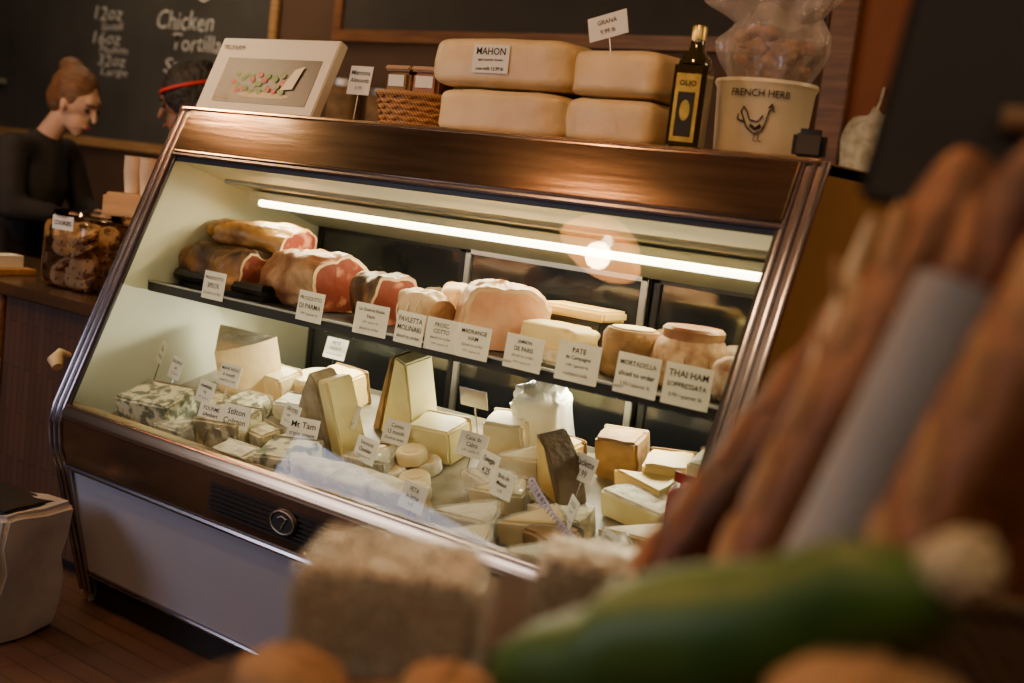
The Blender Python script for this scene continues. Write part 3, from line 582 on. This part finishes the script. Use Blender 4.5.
# ---------------------------------------------------------------- counter
CH=.775
cn=empty('counter',(-.03,-.12,0),'dark wooden service counter with plank front','counter')
obj('worktop',box(-2.6,-.0,-.03,.50,CH-.035,CH,.005),darkband,parent=cn)
obj('body',box(-2.58,-.01,0,.48,.04,CH-.036),counterw,parent=cn,smooth=False)
obj('plinth',box(-2.56,-.02,.03,.45,0,.04),blackp,parent=cn,smooth=False)
for xx in (-.62,-1.24,-1.86): obj('panel_batten',box(xx,xx+.05,-.014,0,.06,CH-.04,.003),wood,parent=cn)
obj('door_pull',sweep([(-.23,0,.615),(-.23,-.03,.625),(-.22,-.05,.605),(-.20,-.055,.59)],[.008,.012,.022,.014],14),creamp,parent=cn,label='cream hook shaped door pull')
jx,jy=-.44,.03
cj=empty('cookie_jar',(jx,jy,CH),'square clear glass jar full of cookies','jar',(0,0,.1))
jb=sell(.105,.09,.105,.25,.25,48,24); xf(jb,Matrix.Translation((0,0,.106))); obj('jar_body',jb,jarglass,parent=cj)
obj('jar_lid',xf(lathe([(.001,0),(.10,0),(.103,.006),(.098,.018),(.001,.022)],36),Matrix.Translation((0,0,.212))),jarglass,parent=cj)
obj('jar_label',box(-.04,.05,-.0975,-.096,.175,.215,.0005),paper,parent=cj,smooth=False); obj('lettering',fit(textmesh('COOKIES',.02,.0005),.075,.016),ink,(.005,-.0985,.195),(0,0,0),cj,smooth=False)
ckm=lathe([(.001,0),(.040,0),(.045,.005),(.042,.011),(.025,.015),(.001,.016)],22)
me0=bpy.data.meshes.new('cookie'); ckm.to_mesh(me0); ckm.free(); me0.materials.append(cookiem)
for q in me0.polygons: q.use_smooth=True
for lay in range(4):
    for (dx,dy) in [(-.045,-.035),(.045,-.035),(-.045,.035),(.045,.035),(0,-.02)]:
        o=bpy.data.objects.new('cookie',me0); o.location=(jx+dx,jy+dy,CH+.03+lay*.040+random.uniform(0,.01)); o.rotation_euler=(random.uniform(.3,1.3),random.uniform(-.5,.5),random.uniform(-.2,1.1))
        o['label']='round chocolate chip cookie in the glass jar'; o['category']='cookie'; o['group']='cookies in the jar'; COL.objects.link(o)
wc=empty('wooden_crate',(-.46,.25,CH),'light wooden crate box behind the cookie jar','crate',(0,0,.1))
obj('crate_body',box(-.11,.11,-.08,.08,0,.29,.004),woodlight,parent=wc)
for zz in (.02,.12,.22): obj('slat',box(-.115,.115,-.086,-.08,zz,zz+.06,.002),woodlight,parent=wc)
for i,x in enumerate((-.55,-.47)):
    e=empty('paper_cup_stack',(x,.25,CH+.291),'stack of brown paper cups on the crate','cups',(0,0,0),'stacked cups'); 
    for kk in range(4): obj('cup',xf(lathe([(.026,0),(.034,.07),(.036,.072),(.001,.072)],24),Matrix.Translation((0,0,.014*kk))),cupm,parent=e)
e=empty('small_carton',(-.39,.25,CH+.291),'small orange brown carton on the crate','carton',(0,0,.2)); obj('carton_body',box(-.035,.035,-.03,.03,0,.06,.002),crust2,parent=e); obj('carton_flap',box(-.035,.035,.02,.03,.06,.085,.001),woodlight,parent=e)
e=empty('flyer_tray',(-.90,-.03,CH),'low wooden tray of paper flyers on the counter','tray',(0,0,.1)); obj('tray',box(-.16,.16,-.08,.08,0,.02,.003),woodlight,parent=e)
for i in range(4): obj('flyer',box(-.14+.07*i,-.08+.07*i,-.05,.05,.021,.035+.008*i,.001),[paper,redm,creamp,paper][i],parent=e,smooth=False)
e=empty('shopping_bag',(.02,-.47,0),'grey white bag standing on the floor','bag',(0,0,.15))
b=prism([(-.17,0),(.12,0),(.15,.32),(-.2,.32)],-.10,.10,'y',.012,3); bmesh.ops.subdivide_edges(b,edges=b.edges[:],cuts=4,use_grid_fill=True)
for v in b.verts: v.co+=Vector(noise.noise_vector(v.co*9))*.018
obj('bag_body',b,binm,parent=e)
obj('handle',sweep([(-.1,-.10,.31),(-.08,-.11,.36),(0,-.11,.38),(.06,-.11,.36),(.08,-.10,.31)],.004,8),blackp,parent=e)
obj('black_liner',rough(box(-.16,.12,-.08,.08,.31,.332,.006),.006,20),blackp,parent=e)

# ---------------------------------------------------------------- people
def head_frame(c,tilt):
    return Matrix.Translation(c)@Matrix.Rotation(tilt,4,'Y')
def person(loc,rotz,hc,tilt,skin,hairm,label,bun,band,chestf,sh_z):
    e=empty('person',(loc[0],loc[1],0),label,'person',(0,0,rotz))
    H=head_frame(Vector(hc),tilt); hp_=lambda x,y,z: tuple(H@Vector((x,y,z)))
    pel=(0,0,.84); ch=(chestf*.7,0,sh_z-.17); nk=(chestf,0,sh_z)
    segs=[[(pel,.125),((chestf*.3,0,sh_z-.33),.115),(ch,.125),((chestf*.95,0,sh_z-.05),.09)],
          [((chestf*.9,-.15,sh_z-.04),.055),((chestf*.9,.15,sh_z-.04),.055)],
          [(nk,.05),(hp_(-.03,0,-.08),.045)],
          ]
    arms=[]
    for s in (-1,1):
        el=(chestf*.9+.06,s*.22,sh_z-.26); wr=(chestf*.9+.20,s*.12,sh_z-.27)
        arms.append((s,el,wr))
        segs.append([((chestf*.9,s*.165,sh_z-.05),.052),(el,.04),(wr,.027)])
        segs.append([(wr,.026),((wr[0]+.05,wr[1],wr[2]-.01),.03),((wr[0]+.085,wr[1],wr[2]-.015),.028)])
        for fi,(dy,ln) in enumerate([(-.03,.065),(-.01,.075),(.01,.07),(.03,.055)]):
            b0=(wr[0]+.09,wr[1]+dy,wr[2]-.015); segs.append([(b0,.0095),((b0[0]+ln*.55,b0[1]+dy*.15,b0[2]-.012),.009),((b0[0]+ln*.85,b0[1]+dy*.2,b0[2]-.035),.008)])
        segs.append([((wr[0]+.03,wr[1]-s*.025,wr[2]),.012),((wr[0]+.06,wr[1]-s*.05,wr[2]-.01),.010),((wr[0]+.085,wr[1]-s*.055,wr[2]-.02),.009)])
        segs.append([((0,s*.085,.82),.095),((.02,s*.095,.46),.06),((0,s*.1,.10),.042)])
        segs.append([((-.03,s*.1,.05),.042),((.14,s*.11,.035),.034)])
    segs.append([(hp_(.088,0,.012),.010),(hp_(.108,0,-.022),.013)])
    ell=[(hp_(-.01,0,.02),.092,(1.02,.80,1.08)),(hp_(.035,0,-.055),.054,(1.0,.85,1.1)),(hp_(.058,0,-.095),.024,(1,1,1)),(hp_(0,.075,-.015),.024,(.6,.4,1.1)),(hp_(0,-.075,-.015),.024,(.6,.4,1.1)),(hp_(.082,0,-.060),.017,(.8,1.2,.6)),(hp_(.07,0,.04),.03,(.7,1.4,.8))]
    blob('body',segs,.0075,skin,(0,0,0),0,e,ell=ell,smooth_it=2)
    for s in (-1,1):
        obj('eye',xf(sell(.009,.013,.007,1,1,12,8),H@Matrix.Translation((.079,s*.032,.006))),eyew,parent=e)
        obj('eyebrow',sweep([hp_(.088,s*.018,.03),hp_(.087,s*.034,.034),hp_(.076,s*.05,.028)],.0035,6),hairm,parent=e)
    obj('mouth',xf(sell(.007,.020,.006,1,1,12,8),H@Matrix.Translation((.095,0,-.060))),lips,parent=e)
    hs=[(hp_(-.03,0,.038),.100,(1.0,.88,1.04)),(hp_(-.065,0,-.015),.07,(.9,1.0,1.1))]
    if not bun: hs=[(hp_(-.03,0,.045),.112,(1.0,.95,1.05)),(hp_(-.06,0,-.02),.09,(.9,1.0,1.2)),(hp_(-.08,.02,.08),.07,(1,1,1)),(hp_(-.02,.05,.0),.055,(1,.8,1.3)),(hp_(-.02,-.05,.0),.055,(1,.8,1.3))]
    hsg=[]
    if bun: hs.append((hp_(-.095,0,.110),.040,(1.25,1.1,.85))); hsg=[[(hp_(-.05,0,.10),.035),(hp_(-.09,0,.115),.03)]]
    blob('hair',hsg,.008,hairm,(0,0,0),0,e,ell=hs,smooth_it=2)
    if band: obj('headband',sweep([hp_(-.028+.112*math.cos(t),.104*math.sin(t),.055+.0*math.cos(t)) for t in [j*2*math.pi/40 for j in range(41)]],.007,8),redcloth,parent=e)
    cs=[[(pel,.145),((chestf*.3,0,sh_z-.33),.135),(ch,.145),((chestf*.95,0,sh_z-.05),.102)],[((chestf*.9,-.155,sh_z-.04),.068),((chestf*.9,.155,sh_z-.04),.068)],[(nk,.058),((nk[0]+.01,0,nk[2]+.008),.056)]]
    for s,el,wr in arms: 
        w2=Vector(el).lerp(Vector(wr),.85); cs.append([((chestf*.9,s*.165,sh_z-.05),.066),(el,.054),(tuple(w2),.042)])
    blob('shirt',cs,.012,blackcloth,(0,0,0),0,e)
    ps=[[((0,0,.86),.138),((0,0,.78),.135)]]
    for s in (-1,1): ps.append([((0,s*.085,.82),.11),((.02,s*.095,.46),.08),((0,s*.1,.10),.065)])
    blob('trousers',ps,.014,darkcloth,(0,0,0),0,e)
    for s in (-1,1): obj('shoe',xf(sell(.14,.05,.035,.6,.7),Matrix.Translation((.05,s*.105,.036))),blackp,parent=e)
    return e
person((-1.86,.60),.35,(.29,0,1.355),.45,skin1,hair1,'person in black top with brown hair bun looking down',True,False,.15,1.19)
person((-.88,.80),3.75,(.10,0,1.385),.3,skin2,hair2,'person in black with dark hair and red headband',False,True,.05,1.20)

# ---------------------------------------------------------------- produce table near the viewer
tb=empty('display_table',(2.45,-1.28,0),'low display table covered in dark brown cloth','table')
obj('table_top',box(-.50,.55,-.25,.26,.77,.80,.004),cloth_t,parent=tb)
obj('cloth_skirt',box(-.49,.54,-.24,.25,.62,.77,.004),cloth_t,parent=tb)
for xx in (-.42,.48):
    for yy in (-.2,.2): obj('leg',box(xx-.025,xx+.025,yy-.025,yy+.025,0,.62,.003),wood,parent=tb)
def pack(x,y,z,rz,w,d,h,label):
    e=empty('wrapped_package',(x,y,z),label,'package',(0,0,rz),'striped packages on the table')
    obj('package_body',box(-w/2,w/2,-d/2,d/2,0,h,.01,3),wrapside,parent=e); obj('top_wrap',rough(box(-w/2+.006,w/2-.006,-d/2+.006,d/2-.006,h-.002,h+.004,.002),.003,40),wrapstripe,parent=e)
    obj('film',xf(rough(box(-w/2-.003,w/2+.003,-d/2-.003,d/2+.003,.001,h+.009,.008,2),.004,50),Matrix.Identity(4)),plastic,parent=e)
    obj('folded_end',xf(sell(.012,d*.4,h*.35,.6,.5,nz=.3),Matrix.Translation((w/2,0,h/2))),plastic,parent=e); return e
pack(2.03,-1.30,.80,.6,.15,.13,.085,'brown and white striped film wrapped package')
pack(2.12,-1.10,.80,.5,.13,.10,.075,'striped film wrapped package behind another package')
def bread(name,p0,p1,r,m,label,bag=None,seed=0,cat='bread'):
    p0=Vector(p0);p1=Vector(p1);ax=(p1-p0); Ln=ax.length
    e=empty(name,p0,label,cat); q=ax.to_track_quat('X','Z'); e.rotation_mode='QUATERNION'; e.rotation_quaternion=q
    obj('crust',xf(sell(Ln/2,r,r*.85,.6,.9,48,24,nz=.10,ns=5,seed=seed),Matrix.Translation((Ln/2,0,0))),m,parent=e)
    for i in range(5):
        t=Ln*(.2+.15*i); obj('score_mark',xf(sell(.03,r*.3,.005,.8,1,16,8),Matrix.Translation((t,0,r*.83))@Matrix.Rotation(.5,4,'Z')),crust2 if m is crust else crust3,parent=e)
    if bag: obj('paper_sleeve',xf(lathe([(r*1.1,0),(r*1.12,Ln*.35),(r*1.2,Ln*.72),(r*1.17,Ln*.72),(r*1.08,0)],32),Matrix.Rotation(math.pi/2,4,'Y')),bag,parent=e)
    return e
bk2=empty('bread_basket',(2.60,-1.26,.80),'large dark woven basket holding bread','basket')
obj('basket_body',lathe([(.001,0),(.17,0),(.21,.13),(.20,.13),(.16,.012),(.001,.012)],56,1.1,1),wickerd,parent=bk2)
obj('rim',sweep([(.208*1.1*math.cos(t),.208*math.sin(t),.132) for t in [j*2*math.pi/60 for j in range(61)]],.012,8),wickerd,parent=bk2)
bread('baguette',(2.215,-1.24,.85),(2.355,-1.09,1.18),.038,crust,'long dark crusted baguette leaning upward',None,1)
bread('baguette',(2.33,-1.30,.89),(2.43,-1.20,1.27),.040,crust2,'long golden baguette leaning upward',None,2)
bread('baguette',(2.41,-1.36,.93),(2.49,-1.27,1.27),.034,crust,'baguette in a grey paper sleeve',greyp,3)
bread('baguette',(2.345,-1.285,.94),(2.362,-1.215,1.215),.010,creamp,'slim baguette in a cream paper sleeve',creamp,4)
bread('baguette',(2.46,-1.40,.95),(2.55,-1.28,1.30),.034,crust2,'golden baguette leaning at the basket edge',None,6)
e=empty('green_package',(2.235,-1.425,.885),'long green wrapped package with a cream tip','package'); ax=Vector((2.535,-1.45,1.045))-Vector((2.235,-1.425,.885)); e.rotation_mode='QUATERNION'; e.rotation_quaternion=ax.to_track_quat('X','Z')
obj('wrap',sweep([(t*.32,0,.004*math.sin(t*17)) for t in [0,.05,.15,.3,.4,.5,.6,.7,.85,.95,1]],[.006,.018,.028,.036,.042,.040,.043,.039,.034,.026,.015],28),greenm,parent=e)
obj('tip',xf(sell(.02,.016,.016,.8,1,nz=.3),Matrix.Translation((.33,0,.01))),creamp,parent=e)
def roll(x,y,z,r,m,label,seed):
    e=empty('bread_roll',(x,y,z),label,'bread',(0,0,seed),'bread rolls'); obj('crust',xf(sell(r*1.2,r,r*.75,.9,.9,nz=.08,ns=3,seed=seed),Matrix.Translation((0,0,r*.7))),m,parent=e); obj('score_mark',xf(sell(r*.6,r*.12,.004,1,1,16,8),Matrix.Translation((0,0,r*1.43))),crust3,parent=e)
for i,(x,y,z,r,m) in enumerate([(2.07,-1.45,.80,.038,crust3),(2.165,-1.46,.80,.042,crust),(2.16,-1.38,.80,.038,crust3),(2.24,-1.48,.80,.04,crust),(2.33,-1.47,.80,.055,crust),(2.50,-1.48,.92,.055,crust3),(2.44,-1.47,.84,.055,crust2),(2.62,-1.33,.86,.06,crust),(2.33,-1.36,.80,.05,crust2)]):
    roll(x,y,z,r,m,'round crusty bread roll',i)
ss=empty('slate_sign',(2.385,-1.135,.80),'dark slate sign on a stake in the bread display','sign',(0,.12,.35)); 
obj('slate_board',box(-.115,.13,-.006,.006,.42,.62,.006),slate,parent=ss); obj('stake',sweep([(0.02,.008,.5),(0.05,.008,0)],.005,8),wood,parent=ss); obj('tan_highlight',sweep([(-.03,-.01,.50),(.01,-.01,.505),(.05,-.01,.48)],.009,8),crust3,parent=ss)  # tan bar on the board is a highlight put in as coloured geometry

# ---------------------------------------------------------------- pendant lamps
def pend(x,y,z,r=.14,pw=25):
    e=empty('pendant_lamp',(x,y,z),'amber glass pendant lamp hanging from the ceiling','pendant lamp',(0,0,0),'amber pendant lamps')
    obj('lamp_shade',lathe([(.03,.14),(.06,.12),(r*.8,.06),(r,0),(r*.98,0),(r*.78,.055),(.055,.11),(.03,.13)],40,cap=False),shade_m,parent=e)
    obj('bulb',xf(sell(.02,.02,.03,1,1,20,14),Matrix.Translation((0,0,.05))),bulb_m,parent=e)
    obj('cord',sweep([(0,0,.13),(0,0,3.0-z)],.005,8),blackp,parent=e)
    l=bpy.data.lights.new('l','POINT'); l.energy=pw; l.color=(1,.62,.29); l.shadow_soft_size=.05; lo=bpy.data.objects.new('lamp_light',l); lo.location=(0,0,-.02); lo.parent=e; COL.objects.link(lo)
pend(.24,-1.46,2.30,.17,24); pend(1.6,-.95,2.45,.15,16); pend(-1.6,-.9,2.4,.15,26)
def area(name,loc,tgt,sx,sy,pw,col):
    l=bpy.data.lights.new(name,'AREA'); l.shape='RECTANGLE'; l.size=sx; l.size_y=sy; l.energy=pw; l.color=col
    o=bpy.data.objects.new(name,l); o.location=loc; o.rotation_euler=(Vector(tgt)-Vector(loc)).to_track_quat('-Z','Y').to_euler(); COL.objects.link(o); return o
area('case_light',(.9,.165,1.082),(.9,.02,.6),1.5,.04,11,(1,.83,.48))
area('under_shelf_light',(.8,.19,.78),(.8,-.05,.5),1.4,.03,9.5,(1,.92,.66))
area('room_light',(1.6,-2.6,2.85),(1.2,0,1),2.0,1.2,20,(1,.70,.40))
area('cool_fill_light',(-1.5,-3.6,1.4),(0.4,0,.1),1.8,1.2,36,(.76,.80,1))  # added cool fill, no window there; turns the base panel bluer
area('back_light',(-2.2,1.2,2.8),(-2.8,1.9,1.5),1.5,.6,18,(1,.74,.46))
area('counter_fill_light',(-.7,-.4,2.0),(-.6,.1,.9),.4,.4,9,(1,.70,.38))  # extra lamp added over the counter to brighten jar and cookies
area('side_fill_light',(3.6,.8,2.4),(1.9,.6,1.1),.8,.8,15,(1,.68,.36))  # fill lamp added on the right to lift the dark side panel
area('bread_light',(3.3,-1.6,2.5),(2.4,-1.2,1),.8,.8,5,(1,.76,.52))
w=bpy.data.worlds.new('w'); S.world=w; w.use_nodes=True; w.node_tree.nodes['Background'].inputs[0].default_value=(.9,.64,.44,1); w.node_tree.nodes['Background'].inputs[1].default_value=.06
